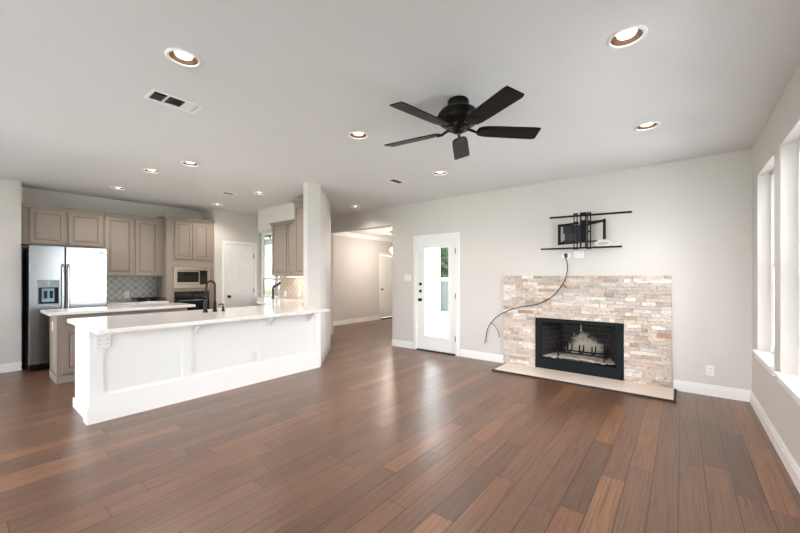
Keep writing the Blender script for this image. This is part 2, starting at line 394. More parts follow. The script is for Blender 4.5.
def baseboard(name, segs, h=.125):
    m = M()
    for (x0, y0), (x1, y1) in segs:                # wall on the left-hand side of travel is solid; board sits on the right
        d = Vector((x1 - x0, y1 - y0, 0)); L = d.length; d.normalize(); nrm = Vector((d.y, -d.x, 0))
        m.ob((x0, y0, 0), d, (0, 0, 1), nrm, (0, L), (0, h * .72), (0, .017))
        m.ob((x0, y0, 0), d, (0, 0, 1), nrm, (0, L), (h * .72, h * .9), (0, .012))
        m.ob((x0, y0, 0), d, (0, 0, 1), nrm, (0, L), (h * .9, h), (0, .007))
    return struct(m.build(name, TRIM))
baseboard('baseboard_back', [((-4.463, YB), (-3.955, YB)), ((-2.947, YB), (-2.18, YB)), ((-.08, YB), (XR, YB))])
baseboard('baseboard_right', [((XR, YB - .017), (XR, YR))])
baseboard('baseboard_left', [((XL, YR), (XL, .60))])
baseboard('baseboard_angled', [((-5.19, 4.42), (-4.262, 3.43))])
baseboard('baseboard_hall', [((-7.5, 5.52), (-7.5, 8.36)), ((-7.5, 9.34), (-7.5, 10.0))])

# ------------------------------------------------------------------ windows
def sash_window(n, axis, c, u0, u1, z0, z1, sgn, rail=1.47, sill=True, cin=None, f=.035):
    """double-hung unit; c = inner face coordinate of the frame, sgn = direction to the outside"""
    P = (lambda a, b, u, v: sorted([c + sgn * a, c + sgn * b]) + [u, v]) if axis == 'x' else None
    def bx(m, a, b, ua, ub, za, zb):
        lo, hi = sorted((c + sgn * a, c + sgn * b))
        if axis == 'x': m.box(lo, hi, ua, ub, za, zb)
        else: m.box(ua, ub, lo, hi, za, zb)
    m = M()
    bx(m, 0, .075, u0, u0 + f, z0, z1); bx(m, 0, .075, u1 - f, u1, z0, z1); bx(m, 0, .075, u0 + f, u1 - f, z1 - f, z1); bx(m, 0, .075, u0 + f, u1 - f, z0, z0 + f)
    root = struct(m.build('window_%d' % n, TRIM))
    for nm, a, za, zb in (('lower_sash', .012, z0 + f, rail + .02), ('upper_sash', .042, rail - .02, z1 - f)):
        m = M(); s = f
        bx(m, a, a + .028, u0 + f, u0 + f + s, za, zb); bx(m, a, a + .028, u1 - f - s, u1 - f, za, zb)
        bx(m, a, a + .028, u0 + f + s, u1 - f - s, za, za + s); bx(m, a, a + .028, u0 + f + s, u1 - f - s, zb - s, zb)
        so = m.build(nm, TRIM, root)
        m = M(); bx(m, a + .011, a + .017, u0 + f + s, u1 - f - s, za + s, zb - s); m.build('pane', GLASS, so)
    if sill:
        m = M(); lo = cin - sgn * .035
        if axis == 'x':
            m.box(cin + .0005, c, u0 + .001, u1 - .001, z0 + .0005, z0 + .022)
            m.box(min(lo, cin), max(lo, cin), u0 - .04, u1 + .04, z0 + .0005, z0 + .022); m.box(cin - sgn * .014 if sgn > 0 else cin, cin - .0005, u0 - .025, u1 + .025, z0 - .055, z0 + .0004)
        m.build('sill', TRIM, root)
    return root
for i, (a, b) in enumerate(((4.18, 5.003), (3.13, 3.95), (2.08, 2.90))):
    sash_window(i + 1, 'x', XR + .09, a, b, .60, 2.37, 1, cin=XR)
sash_window(4, 'y', YN + .072, -7.47, -6.63, .90, 2.33, 1, rail=1.31, sill=False, f=.02)
for i, x in enumerate((-6.5, -4.3, -2.1)):  # unseen rear windows, added to let fill daylight in
    sash_window(5 + i, 'y', YR - .07, x, x + 1.8, .25, 2.4, -1, rail=1.35, sill=False)

# ------------------------------------------------------------------ doors
def casing(m, O, U, W, w, h, cw=.075):
    Z = (0, 0, 1)
    for d0, d1, ex in ((0, .014, 0), (.014, .02, .012)):
        m.ob(O, U, Z, W, (-cw + ex, -.008), (0, h + cw - ex), (d0, d1)); m.ob(O, U, Z, W, (w + .008, w + cw - ex), (0, h + cw - ex), (d0, d1)); m.ob(O, U, Z, W, (-.008, w + .008), (h + .008, h + cw - ex), (d0, d1))
def knob(name, parent, P, W, mat=BLACKM, r=.027):
    P = Vector(P); W = Vector(W); m = M()
    def disc(d0, d1, r0, r1): m.tube([P + W * d0, P + W * d1], [r0, r1], 20)
    disc(0, .008, .032, .03); disc(.008, .035, .011, .011)
    m.tube([P + W * d for d in (.032, .04, .05, .058, .062)], [r * .55, r * .95, r, r * .75, r * .3], 20)
    return m.build(name, mat, parent, smooth=True)
Z = (0, 0, 1)
# door_1: glass patio door
X0, X1 = -3.86, -3.042
m = M(); casing(m, (X0, YB, 0), (1, 0, 0), (0, -1, 0), X1 - X0, 2.045); m.box(X0 - .012, X0, YB, YB + .14, 0, 2.05); m.box(X1, X1 + .012, YB, YB + .14, 0, 2.05); m.box(X0, X1, YB, YB + .14, 2.04, 2.052)
d1 = struct(m.build('door_1', TRIM))
GX0, GX1, GZ0, GZ1 = -3.70, -3.195, .275, 1.875
m = M(); grid_wall(m, 'y', YB + .012, YB + .055, X0 + .004, X1 - .004, .022, 2.036, [(GX0, GX1, GZ0, GZ1)])
slab = m.build('door_slab', DOORW, d1)
m = M()
for a, b, c, d in ((GX0 - .03, GX0, GZ0 - .03, GZ1 + .03), (GX1, GX1 + .03, GZ0 - .03, GZ1 + .03), (GX0, GX1, GZ1, GZ1 + .03), (GX0, GX1, GZ0 - .03, GZ0)):
    m.box(a, b, YB + .004, YB + .0115, c, d)
m.build('glass_moulding', DOORW, slab)
m = M(); m.box(GX0, GX1, YB + .03, YB + .036, GZ0, GZ1); m.build('pane', GLASS, slab)
knob('door_knob', slab, (X0 + .068, YB + .012, .93), (0, -1, 0))
for z in (1.09, 1.22):
    m = M(); m.lathe([(.0, 0), (.027, 0), (.027, .012), (.02, .018), (.0, .018)], 20, (X0 + .068, 0, z), 'y', cap=False)
    for v in m.bm.verts: v.co.y = YB + .012 - v.co.y
    m.build('deadbolt', BLACKM, slab, smooth=True)
for z in (.28, 1.02, 1.80):
    m = M(); m.tube([(X1, YB - .004, z - .05), (X1, YB - .004, z + .05)], .008, 10); m.box(X1 - .016, X1 + .01, YB - .002, YB + .006, z - .05, z + .05); m.build('hinge', BLACKM, d1)
m = M(); m.box(X0, X1, YB - .03, YB + .14, 0, .018); m.build('threshold', RUBBER, d1)

def six_panel(name, O, U, W, w, h, parent):
    m = M(); t = .03
    m.ob(O, U, Z, W, (0, w), (.008, h), (-t, 0))
    sw = .11 * w / .76; mid = w / 2
    rails = [.008, .22, .80, 1.0, 1.60, 1.69, h - .12, h]
    cols = [(sw, mid - sw * .42), (mid + sw * .42, w - sw)]
    r = .007
    m.ob(O, U, Z, W, (0, sw), (.008, h), (0, r)); m.ob(O, U, Z, W, (w - sw, w), (.008, h), (0, r)); m.ob(O, U, Z, W, (mid - sw * .42, mid + sw * .42), (.008, h), (0, r))
    for a, b in ((.008, .22), (.80, 1.0), (1.60, 1.69), (h - .12, h)):
        for c0, c1 in cols: m.ob(O, U, Z, W, (c0, c1), (a, b), (0, r))
    for a, b in ((.22, .80), (1.0, 1.60), (1.69, h - .12)):
        for c0, c1 in cols: m.ob(O, U, Z, W, (c0 + .018, c1 - .018), (a + .018, b - .018), (0, .006), ins=.02)
    return m.build(name, DOORW, parent)
# door_2: pantry door (faces +X)
PY0, PY1 = 3.505, 4.115
m = M(); casing(m, (XP, PY0, 0), (0, 1, 0), (1, 0, 0), PY1 - PY0, 2.035, .07); d2 = struct(m.build('door_2', TRIM))
sl = six_panel('door_slab', (XP + .004, PY0, 0), (0, 1, 0), (1, 0, 0), PY1 - PY0, 2.03, d2)
knob('door_knob', sl, (XP + .011, PY0 + .06, .94), (1, 0, 0))
for z in (.25, 1.05, 1.80):
    m = M(); m.tube([(XP + .012, PY1 + .002, z - .045), (XP + .012, PY1 + .002, z + .045)], .008, 10); m.build('hinge', BLACKM, d2)
# door_3: hallway door (faces +X)
m = M(); casing(m, (-7.5, 8.44, 0), (0, 1, 0), (1, 0, 0), .82, 2.04, .075); d3 = struct(m.build('door_3', TRIM))
sl = six_panel('door_slab', (-7.53, 8.45, .035), (0, 1, 0), (1, 0, 0), .80, 1.995, d3)
knob('door_knob', sl, (-7.523, 8.52, .95), (1, 0, 0))
m = M(); m.box(-7.62, -7.44, 8.44, 9.26, 0, .03); m.build('threshold', RUBBER, d3)

# ================================================================== OUTSIDE
m = M(); m.box(-40, 40, -40, 40, -.4, -.25); struct(m.build('ground', GRASS))
m = M(); m.box(-4.3, .8, 5.53, 7.5, -.25, -.04); m.box(-5.22, -4.3, 6.63, 7.5, -.25, -.04); m.box(.8, 8, -9, 7.5, -.25, -.04); m.box(-9, .8, -9, YR - .16, -.25, -.04); struct(m.build('patio', CONC))  # slabs right and rear are unseen, added to bounce light onto the ceiling
m = M()
for k in range(15):
    z = k * .18
    m.hexa([(-4.32, 5.53, z), (-4.285, 5.53, z), (-4.285, 6.6, z), (-4.32, 6.6, z), (-4.32, 5.53, z + .18), (-4.31, 5.53, z + .18), (-4.31, 6.6, z + .18), (-4.32, 6.6, z + .18)])
struct(m.build('siding_hall', SIDING))
m = M(); m.box(-4.34, -4.22, 6.6, 6.74, -.04, 2.8); struct(m.build('trim_3', SIDING))
fx = thing('patio_fence', (-3.5, 7.5, -.25), 'teal-grey boarded fence with a white cap rail, seen through the glass door', 'fence')
m = M(); m.box(-5.19, 1.5, 7.46, 7.54, -.25, .50); m.build('base_wall', SIDING, fx)
m = M()
for k in range(44): m.box(-5.2 + k * .152, -5.2 + k * .152 + .146, 7.48, 7.52, .50, 1.25)
m.build('boards', TEAL, fx)
m = M(); m.box(-5.19, 1.5, 7.44, 7.56, 1.25, 1.33); m.build('cap_rail', SIDING, fx)
def leaves(m, c, R, n, s, sz=(1, 1, 1)):
    for _ in range(n):
        d = Vector((random.gauss(0, 1), random.gauss(0, 1), random.gauss(0, 1))).normalized() * R * random.uniform(.35, 1) ** .6
        p = Vector(c) + Vector((d.x * sz[0], d.y * sz[1], d.z * sz[2]))
        a = Vector((random.uniform(-1, 1), random.uniform(-1, 1), random.uniform(-1, 1))).normalized(); b = a.orthogonal().normalized()
        q = s * random.uniform(.6, 1.3); k = a.cross(b)
        m._f([m.bm.verts.new(p + v) for v in (a * q, b * q * .5 + k * .1 * q, -a * q, -b * q * .5 + k * .1 * q)])
def tree(loc, h, R, label, mat=LEAF, sz=(1, 1, 1), n=900, s=.16, trunk=.12):
    t = thing('garden_tree', loc, label, 'tree'); x, y, z = loc
    m = M(); m.tube([(x, y, z), (x + .05, y, z + h * .35), (x - .04, y + .05, z + h * .7), (x, y, z + h)], [trunk, trunk * .8, trunk * .6, trunk * .25], 10)
    for k in range(5):
        a = k * 1.3; m.tube([(x, y, z + h * (.4 + k * .08)), (x + math.cos(a) * R * .4, y + math.sin(a) * R * .4, z + h * (.55 + k * .08)), (x + math.cos(a) * R * .8, y + math.sin(a) * R * .8, z + h * (.68 + k * .08))], [trunk * .4, trunk * .25, trunk * .1], 7)
    m.build('trunk', BARK, t, smooth=True)
    m = M(); leaves(m, (x, y, z + h - R * sz[2] * .3), R, n, s, sz); o = m.build('foliage', mat, t, normals=False)
    return t
tree((-4.74, 7.98, -.25), 2.7, .42, 'leafy green tree above the fence, seen through the glass door', sz=(1, 1, 2.2), n=2600, s=.11, trunk=.06)
tree((1.75, 11.5, -.25), 2.6, .9, 'dark green tree outside the far right-hand window', LEAFD, (1, 1, 1.4), 1300)
tree((-13.2, 8.3, -.25), 4.6, 1.5, 'bare grey-trunked tree outside the window over the sink', LEAF, (1, 1, .8), 120, .1, .10)
pr = thing('porch_roof', (-8.3, 5.0, 2.2), 'brown porch roof with a pale beam outside the sink window', 'porch roof')
m = M(); m.box(-9.3, -6.66, 4.42, 5.2, 2.42, 2.5); m.build('roof_boards', SOFFIT, pr)
m = M(); m.box(-9.3, -8.0, 5.2, 5.3, 2.22, 2.36); m.build('beam', SIDING, pr)
m = M(); m.box(-8.1, -8.0, 5.2, 5.3, -.25, 2.22); m.build('post', SIDING, pr)

# ================================================================== CEILING FITTINGS
can = thing('recessed_light', (CANS[0][0], CANS[0][1], H), CANS[0][2], 'ceiling light', 'recessed ceiling lights')
cx, cy = CANS[0][:2]
m = M(); m.lathe([(.080, H + .002), (.080, H - .006), (.088, H - .009), (.100, H - .004), (.102, H - .0005), (.0835, H - .0005)], 40, (cx, cy, 0), cap=False); m.build('trim_ring', TRIM, can, smooth=True)
m = M(); m.lathe([(.0795, H + .0), (.076, H + .03), (.066, H + .07), (.058, H + .085), (.059, H + .087), (.068, H + .072), (.078, H + .03), (.0815, H + .0)], 40, (cx, cy, 0), cap=False); m.build('reflector', GOLD, can, smooth=True)
m = M(); m.lathe([(.003, H + .003), (.025, H + .005), (.046, H + .013), (.054, H + .030), (.046, H + .066), (.03, H + .084), (.003, H + .088)], 32, (cx, cy, 0)); m.build('lamp', BULB, can, smooth=True)
ld = bpy.data.lights.new('lamp_glow', 'SPOT'); ld.energy = LAMP_W; ld.color = (1.0, .90, .81); ld.spot_size = math.radians(140); ld.spot_blend = .8; ld.shadow_soft_size = .05
lo = bpy.data.objects.new('lamp_glow', ld); COL.objects.link(lo); lo.parent = can; lo.location = (0, 0, -.004)
for x, y, lb in CANS[1:]:
    c = copy_tree(can); c.location = (x, y, H); c['label'] = lb

VL = ['slotted white ceiling register near the camera on the left', 'small ceiling register over the kitchen, between two lit downlights', 'ceiling register between the fan and the hallway opening']
for (x, y, a, b), lb in zip(VENTS, VL):
    t = thing('ceiling_vent', (x, y, H), lb, 'vent', 'ceiling air registers')
    m = M(); x0, x1, y0, y1 = x - a / 2, x + a / 2, y - b / 2, y + b / 2; f = .026
    m.box(x0, x1, y0, y0 + f, H - .004, H - .0005); m.box(x0, x1, y1 - f, y1, H - .004, H - .0005); m.box(x0, x0 + f, y0 + f, y1 - f, H - .004, H - .0005); m.box(x1 - f, x1, y0 + f, y1 - f, H - .004, H - .0005)
    ya = y0 + f + (y1 - y0 - 2 * f) * .30; yb = y0 + f + (y1 - y0 - 2 * f) * .70
    big = a > .18
    if not big: ya, yb = y0 + f - .006, y1 - f + .006
    else: m.box(x0 + f, x1 - f, ya - .006, ya + .006, H - .004, H + .012); m.box(x0 + f, x1 - f, yb - .006, yb + .006, H - .004, H + .012)
    m.build('frame', TRIM, t)
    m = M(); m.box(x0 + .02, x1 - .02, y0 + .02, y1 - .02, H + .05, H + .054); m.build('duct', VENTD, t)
    m = M()
    def slat(p, q, tilt, ax):   # tilted blade
        if ax == 'y':
            m.hexa([(p - .001, q[0], H - .004), (p + .001, q[0], H - .004), (p + .001, q[1], H - .004), (p - .001, q[1], H - .004)] + [(p + tilt - .001, q[0], H + .014), (p + tilt + .001, q[0], H + .014), (p + tilt + .001, q[1], H + .014), (p + tilt - .001, q[1], H + .014)])
        else:
            m.hexa([(q[0], p - .001, H - .004), (q[1], p - .001, H - .004), (q[1], p + .001, H - .004), (q[0], p + .001, H - .004)] + [(q[0], p + tilt - .001, H + .014), (q[1], p + tilt - .001, H + .014), (q[1], p + tilt + .001, H + .014), (q[0], p + tilt + .001, H + .014)])
    n = int((a - 2 * f) / .014)
    for k in range(1, n):
        slat(x0 + f + .014 + (a - 2 * f) * k / n * .94, (ya + .006, yb - .006), -.015, 'y')
    for lo_, hi_, tl in () if not big else ((y0 + f, ya - .006, .014), (yb + .006, y1 - f, -.014)):
        n2 = max(3, int((hi_ - lo_) / .013))
        m.mi = 1 if tl < 0 and a > .18 else 0  # far bank stays trim white; the other blades carry the shade colour
        for k in range(1, n2): slat(lo_ + (hi_ - lo_) * k / n2, (x0 + f, x1 - f), tl, 'x')
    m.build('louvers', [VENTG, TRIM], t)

# fan
FX, FY = -1.37, 2.455; BZ = 2.505
fan = thing('ceiling_fan', (FX, FY, H), 'dark bronze five-blade ceiling fan hugging the ceiling', 'ceiling fan')
m = M(); m.lathe([(.003, H - .0005), (.078, H - .0005), (.084, H - .012), (.084, H - .05), (.076, H - .062), (.076, H - .075), (.003, H - .075)], 40, (FX, FY, 0)); m.build('canopy', FANM, fan, smooth=True)
m = M(); m.lathe([(.003, H - .072), (.10, H - .072), (.135, H - .085), (.155, H - .11), (.16, H - .14), (.155, H - .165), (.13, H - .19), (.10, H - .20), (.09, H - .225), (.003, H - .225)], 40, (FX, FY, 0))
for k in range(20):
    a = 2 * PI * k / 20; m.tube([(FX + math.cos(a) * .158, FY + math.sin(a) * .158, H - .118), (FX + math.cos(a) * .163, FY + math.sin(a) * .163, H - .14), (FX + math.cos(a) * .158, FY + math.sin(a) * .158, H - .162)], .005, 6)
m.build('motor_housing', FANM, fan, smooth=True)
m = M(); m.lathe([(.003, H - .222), (.050, H - .222), (.050, H - .235), (.044, H - .250), (.032, H - .258), (.012, H - .262), (.003, H - .262)], 32, (FX, FY, 0)); m.build('switch_housing', FANM, fan, smooth=True)
for k in range(5):
    a = math.radians(44 + 72 * k)
    R = Matrix.Translation((FX, FY, BZ)) @ Matrix.Rotation(a, 4, 'Z')
    m = M(); pt = Matrix.Rotation(math.radians(-13), 4, 'X')
    out = [(.150, -.018), (.158, -.040), (.180, -.056), (.22, -.064), (.30, -.068), (.60, -.074), (.645, -.070), (.655, .062), (.63, .074), (.30, .068), (.22, .064), (.180, .056), (.158, .040), (.150, .018)]
    m.prism(out, -.004, .004)
    bmesh.ops.transform(m.bm, matrix=R @ pt, verts=m.bm.verts[:])
    b = m.build('blade', FAN, fan, bevel=.0015)
    m = M()
    m.tube([(.07, 0, .016), (.11, 0, .004), (.14, 0, -.010), (.18, 0, -.010)], [.012, .011, .010, .010], 8)
    m.prism([(.15, -.012), (.18, -.034), (.225, -.032), (.245, 0), (.225, .032), (.18, .034), (.15, .012)], -.0095, -.0045)
    bmesh.ops.transform(m.bm, matrix=R @ pt, verts=m.bm.verts[:])
    m.build('blade_iron', FANM, b, smooth=True)

# hallway pendant
pd = thing('pendant_lamp', (-6.36, 7.66, 2.62), 'small glowing globe lamp in the hallway, at the edge of the opening', 'lamp')
m = M(); m.tube([(-6.36, 7.66, 2.62), (-6.36, 7.66, 2.17)], .008, 8); m.lathe([(.05, 2.598), (.055, 2.6195)], 20, (-6.36, 7.66, 0)); m.build('stem', BLACKM, pd)
m = M(); m.ball((-6.36, 7.66, 2.10), .075, (1, 1, 1.1), 3); m.build('globe', GLOBE, pd, smooth=True)
ld = bpy.data.lights.new('lamp_glow', 'POINT'); ld.energy = 55; ld.color = (1, .92, .82); ld.shadow_soft_size = .08
lo = bpy.data.objects.new('lamp_glow', ld); COL.objects.link(lo); lo.parent = pd; lo.location = (0, 0, -.63)

# ================================================================== FIREPLACE
SX0, SX1, SZ1, SY = -2.18, -.093, 1.372, 5.335
fp = thing('fireplace', (-1.135, YB, 0), 'ledgestone fireplace with a black metal firebox and a low hearth slab', 'fireplace')
m = M(); TINTS = [((224, 212, 203), 7), ((212, 198, 187), 6), ((236, 229, 223), 6), ((204, 190, 179), 4), ((202, 195, 189), 4), ((219, 202, 188), 4), ((190, 170, 154), 1.5), ((184, 175, 169), 1.5), ((184, 150, 124), .5), ((164, 140, 124), .5)]
tl = [lin(t) for t, _ in TINTS]; tw = [q for _, q in TINTS]; cols = []
def stone(x0, x1, z0, z1):
    if x1 - x0 < .004 or z1 - z0 < .004: return
    y = SY - random.uniform(-.008, .012); c = random.choices(tl, tw)[0]; k = random.uniform(.9, 1.08); c = tuple(min(1, v * k) for v in c)
    dz = [random.uniform(-.003, .003) for _ in range(4)]
    n0 = len(m.bm.faces); g = .0012
    m.hexa([(x0 + g, y + dz[0], z0 + g), (x1 - g, y + dz[1], z0 + g), (x1 - g, YB - .001, z0 + g), (x0 + g, YB - .001, z0 + g), (x0 + g, y + dz[2], z1 - g), (x1 - g, y + dz[3], z1 - g), (x1 - g, YB - .001, z1 - g), (x0 + g, YB - .001, z1 - g)])
    cols.extend([c] * (len(m.bm.faces) - n0))
OX0, OX1, OZ1 = -1.69, -.578, .758
random.seed(21); nr = 29; rows = [min(SZ1, OZ1 / 16 * k) for k in range(nr + 1)]
for k in range(nr):
    z0, z1 = rows[k], rows[k + 1]; x = SX0
    while x < SX1 - .001:
        L = random.choice((.07, .10, .13, .17, .22, .28)) * random.uniform(.85, 1.15); xe = min(x + L, SX1)
        if SX1 - xe < .045: xe = SX1
        if z0 >= OZ1 - .012: stone(x, xe, max(z0, OZ1), z1)
        else:
            if x < OX0: stone(x, min(xe, OX0), z0, min(z1, OZ1))
            if xe > OX1: stone(max(x, OX1), xe, z0, min(z1, OZ1))
            if z1 > OZ1 and xe > OX0 and x < OX1: stone(max(x, OX0), min(xe, OX1), OZ1, z1)
        x = xe
for f in m.bm.faces: pass
bm_faces = len(m.bm.faces)
so = m.build('stone_surround', STONE, fp)
ca = so.data.color_attributes.new('stone_tint', 'FLOAT_COLOR', 'CORNER')
for p in so.data.polygons:
    c = cols[p.index] if p.index < len(cols) else tl[0]
    for li in p.loop_indices: ca.data[li].color = (*c, 1)
# metal face frame with a louvred lower panel
FY0 = 5.325
m = M(); grid_wall(m, 'y', FY0, FY0 + .03, OX0 + .004, OX1 - .004, .026, OZ1 - .004, [(-1.60, -.665, .185, .70)])
fr = m.build('metal_frame', FIREM, fp, bevel=.003)
m = M(); m.box(OX0 + .02, OX1 - .02, FY0 - .012, FY0 - .0005, .705, .748); m.build('hood_strip', FIREM, fr, bevel=.004)
m = M(); m.box(OX0 + .03, OX1 - .03, FY0 - .008, FY0 - .0005, .05, .165); m.build('lower_panel', FIREM, fr, bevel=.004)
# firebox (tapered)
m = M(); A = [(-1.64, YB - .012), (-.63, YB - .012), (-.80, 5.88), (-1.47, 5.88)]
t = .03
def quad(*p): m._f([m.bm.verts.new(q) for q in p])
z0, z1 = .17, .735
for (a, b) in ((A[0], A[3]), (A[3], A[2]), (A[2], A[1])): quad((*a, z0), (*b, z0), (*b, z1), (*a, z1))
quad(*[(*p, z1) for p in A]); quad(*[(*p, z0) for p in A[::-1]])
o = m.build('firebox', FBRICK, fp, normals=False)
sol = o.modifiers.new('wall', 'SOLIDIFY'); sol.thickness = .02; sol.offset = 1
m = M(); random.seed(3)
xs = [-1.585 + i * .9 / 30 for i in range(31)]
grid = []
for j in range(11):
    y = 5.375 + j * .044; row = []
    for i in range(31):
        f = (y - 5.358) / .52; l = -1.625 + f * .15; r = -.645 - f * .15; x = l + (r - l) * i / 30
        row.append(m.bm.verts.new((x, y, .182 + random.uniform(0, .025) + .03 * math.exp(-((i - 15) / 8) ** 2 - ((j - 6) / 4) ** 2))))
    grid.append(row)
for j in range(10):
    for i in range(30): m._f([grid[j][i], grid[j][i + 1], grid[j + 1][i + 1], grid[j + 1][i]])
o = m.build('ash_bed', ASH, fp, smooth=True, normals=False); o['kind'] = 'stuff'
m = M(); m.tube([(-1.13, 5.60, .735), (-1.13, 5.60, .60)], .006, 8); m.lathe([(.003, .57), (.012, .575), (.012, .60), (.003, .605)], 10, (-1.13, 5.60, 0)); m.build('damper_pull', ASH, fp)
m = M(); m.box(-2.12, -.07, 4.85, SY + .02, 0, .024); hs = m.build('hearth_slab', HEARTH, fp, bevel=.004)
m = M(); m.box(-2.145, -.045, 4.825, 4.85, 0, .02); m.box(-2.145, -2.12, 4.85, SY + .02, 0, .02); m.box(-.07, -.045, 4.85, SY + .02, 0, .02); m.build('hearth_edging', RUBBER, hs)
# grate
gt = thing('fireplace_grate', (-1.12, 5.50, .19), 'black iron log grate standing in the ash of the firebox', 'grate')
m = M()
for y in (5.46, 5.64): m.box(-1.42, -.80, y - .008, y + .008, .262, .278)
m.build('cross_bars', BLACK, gt)
for x in (-1.42, -1.27, -1.115, -.96, -.81):
    m = M(); m.tube([(x, 5.43, .40), (x, 5.432, .30), (x, 5.45, .272), (x, 5.56, .262), (x, 5.68, .285), (x, 5.70, .36)], .009, 8); m.build('prong', BLACK, gt, smooth=True)
for x in (-1.40, -.82):
    for y in (5.46, 5.64):
        m = M(); m.tube([(x, y, .265), (x, y, .195)], .008, 8); m.build('leg', BLACK, gt)

# ================================================================== TV BRACKET
tv = thing('tv_wall_mount', (-1.03, YB, 1.95), 'black swing-arm television bracket bolted to the wall above the stone fireplace', 'tv bracket')
def bar(m, p, q, w, h):
    p, q = Vector(p), Vector(q); d = (q - p); L = d.length; d.normalize(); up = Vector((0, 0, 1))
    if abs(d.z) > .9: up = Vector((0, 1, 0))
    s = d.cross(up).normalized(); u = s.cross(d).normalized()
    m.ob(p, d, u, s, (0, L), (-h / 2, h / 2), (-w / 2, w / 2))
ROT = lambda x: 5.182 + (x + 1.01) * .159          # plane of the swung-out rails
m = M(); bar(m, (-1.427, ROT(-1.427), 2.168), (-.485, ROT(-.485), 2.168), .03, .022); m.build('top_rail', BLACK, tv)
m = M(); bar(m, (-1.538, ROT(-1.538), 1.74), (-.59, ROT(-.59), 1.74), .03, .022); m.build('bottom_rail', BLACK, tv)
for x in (-1.10, -.945):
    m = M(); y = ROT(x) - .024
    for dx in (-.022, .014): bar(m, (x + dx, y + dx * .159, 1.715), (x + dx, y + dx * .159, 2.205), .012, .012)
    for z in (1.73, 1.82, 1.95, 2.08, 2.19): bar(m, (x - .028, y, z), (x + .02, y, z), .008, .02)
    m.build('hook_bracket', BLACK, tv)
m = M(); bar(m, (-1.06, ROT(-1.06) + .016, 1.96), (-.985, ROT(-.985) + .016, 1.96), .02, .30); bar(m, (-1.06, ROT(-1.06) + .005, 2.195), (-.985, ROT(-.985) + .005, 2.195), .02, .03)
bar(m, (-1.052, ROT(-1.05) + .012, 1.74), (-1.052, ROT(-1.05) + .012, 2.2), .016, .016); bar(m, (-.992, ROT(-.99) + .012, 1.74), (-.992, ROT(-.99) + .012, 2.2), .016, .016)
m.build('tilt_head', BLACK, tv)
m = M(); m.box(-1.285, -1.06, YB - .035, YB - .0005, 1.84, 2.07); m.box(-1.30, -1.18, YB - .06, YB - .035, 1.96, 2.08); m.build('wall_plate', BLACKP, tv, bevel=.004)
m = M()
bar(m, (-1.34, 5.27, 1.80), (-1.34, 5.27, 2.085), .03, .036); bar(m, (-1.355, 5.27, 2.075), (-1.08, 5.20, 2.075), .025, .024); bar(m, (-1.355, 5.27, 1.815), (-1.08, 5.20, 1.815), .025, .022)
bar(m, (-1.34, 5.28, 2.07), (-1.27, 5.34, 2.07), .022, .022); bar(m, (-1.34, 5.28, 1.82), (-1.27, 5.345, 1.86), .022, .022)
m.build('swing_arm', BLACK, tv)
m = M()
bar(m, (-.79, 5.29, 1.83), (-.79, 5.29, 2.115), .03, .036); bar(m, (-.78, 5.29, 2.095), (-.97, 5.22, 2.075), .025, .024); bar(m, (-.78, 5.29, 1.84), (-.97, 5.22, 1.82), .02, .016); bar(m, (-.80, 5.30, 2.09), (-1.07, 5.345, 2.05), .02, .02)
m.build('swing_arm', BLACK, tv)
# white cord bundle hanging on the bracket
m = M(); pts = []
for k in range(70):
    a = k * .62; pts.append((-.80 + .085 * math.cos(a) + .014 * math.sin(k * 1.7), 5.25 + .035 * math.sin(a * .9), 1.79 + .036 * math.sin(a) + .012 * math.cos(k * 2.1)))
m.tube(pts, .008, 7); m.tube([(-.73, 5.25, 1.775), (-.68, 5.25, 1.765), (-.62, 5.26, 1.768)], .007, 7); tag(m.build('cord_bundle', PLASTIC, smooth=True, origin='auto'), 'tangled white cord bundle tucked in the lower right of the tv bracket', 'cord')

def plate(label, O, U, W, w=.075, h=.118, kind='outlet', gang=1, name='wall_outlet', cat='outlet', group=None):
    O = Vector(O); U = Vector(U); W = Vector(W); t = thing(name, O, label, cat, group); Zv = Vector((0, 0, 1))
    m = M(); m.ob(O, U, Zv, W, (-w / 2, w / 2), (-h / 2, h / 2), (.0005, .006), ins=.003); m.build('cover_plate', PLASTIC, t)
    for gI in range(gang):
        u = (gI - (gang - 1) / 2) * w / gang
        if kind == 'outlet':
            for v in (-.021, .021):
                m = M(); m.ob(O, U, Zv, W, (u - .014, u + .014), (v - .014, v + .014), (.006, .0085)); r = m.build('receptacle', PLASTIC, t)
                m = M()
                for q in (-.006, .006): m.ob(O, U, Zv, W, (u + q - .0014, u + q + .0014), (v - .003, v + .007), (.0085, .0092))
                m.build('slots', SLOT, r)
        elif kind == 'switch':
            m = M(); m.ob(O, U, Zv, W, (u - .016, u + .016), (-.032, .032), (.006, .011), ins=.002); m.build('rocker', TRIM, t)
        elif kind == 'cable':
            m = M(); m.ob(O, U, Zv, W, (u - .02, u + .02), (-.03, .03), (.006, .0066)); m.build('opening', SLOT, t)
    return t
NX, NY = (1, 0, 0), (0, -1, 0)
plate('white wall outlet low on the wall, right of the fireplace', (.254, YB, .285), (1, 0, 0), NY)
plate('white three-rocker switch plate on the wall, left of the glass door', (-4.08, YB, 1.335), (1, 0, 0), NY, w=.17, kind='switch', gang=3, name='light_switch', cat='light switch')
plate('white cable plate under the tv bracket where the black cable comes out', (-1.275, YB, 1.655), (1, 0, 0), NY, w=.118, h=.075, kind='cable', name='cable_plate', cat='cable plate')
plate('white outlet plate under the tv bracket, right of the cable plate', (-1.11, YB, 1.663), (1, 0, 0), NY, w=.12, h=.10, kind='outlet', gang=2)
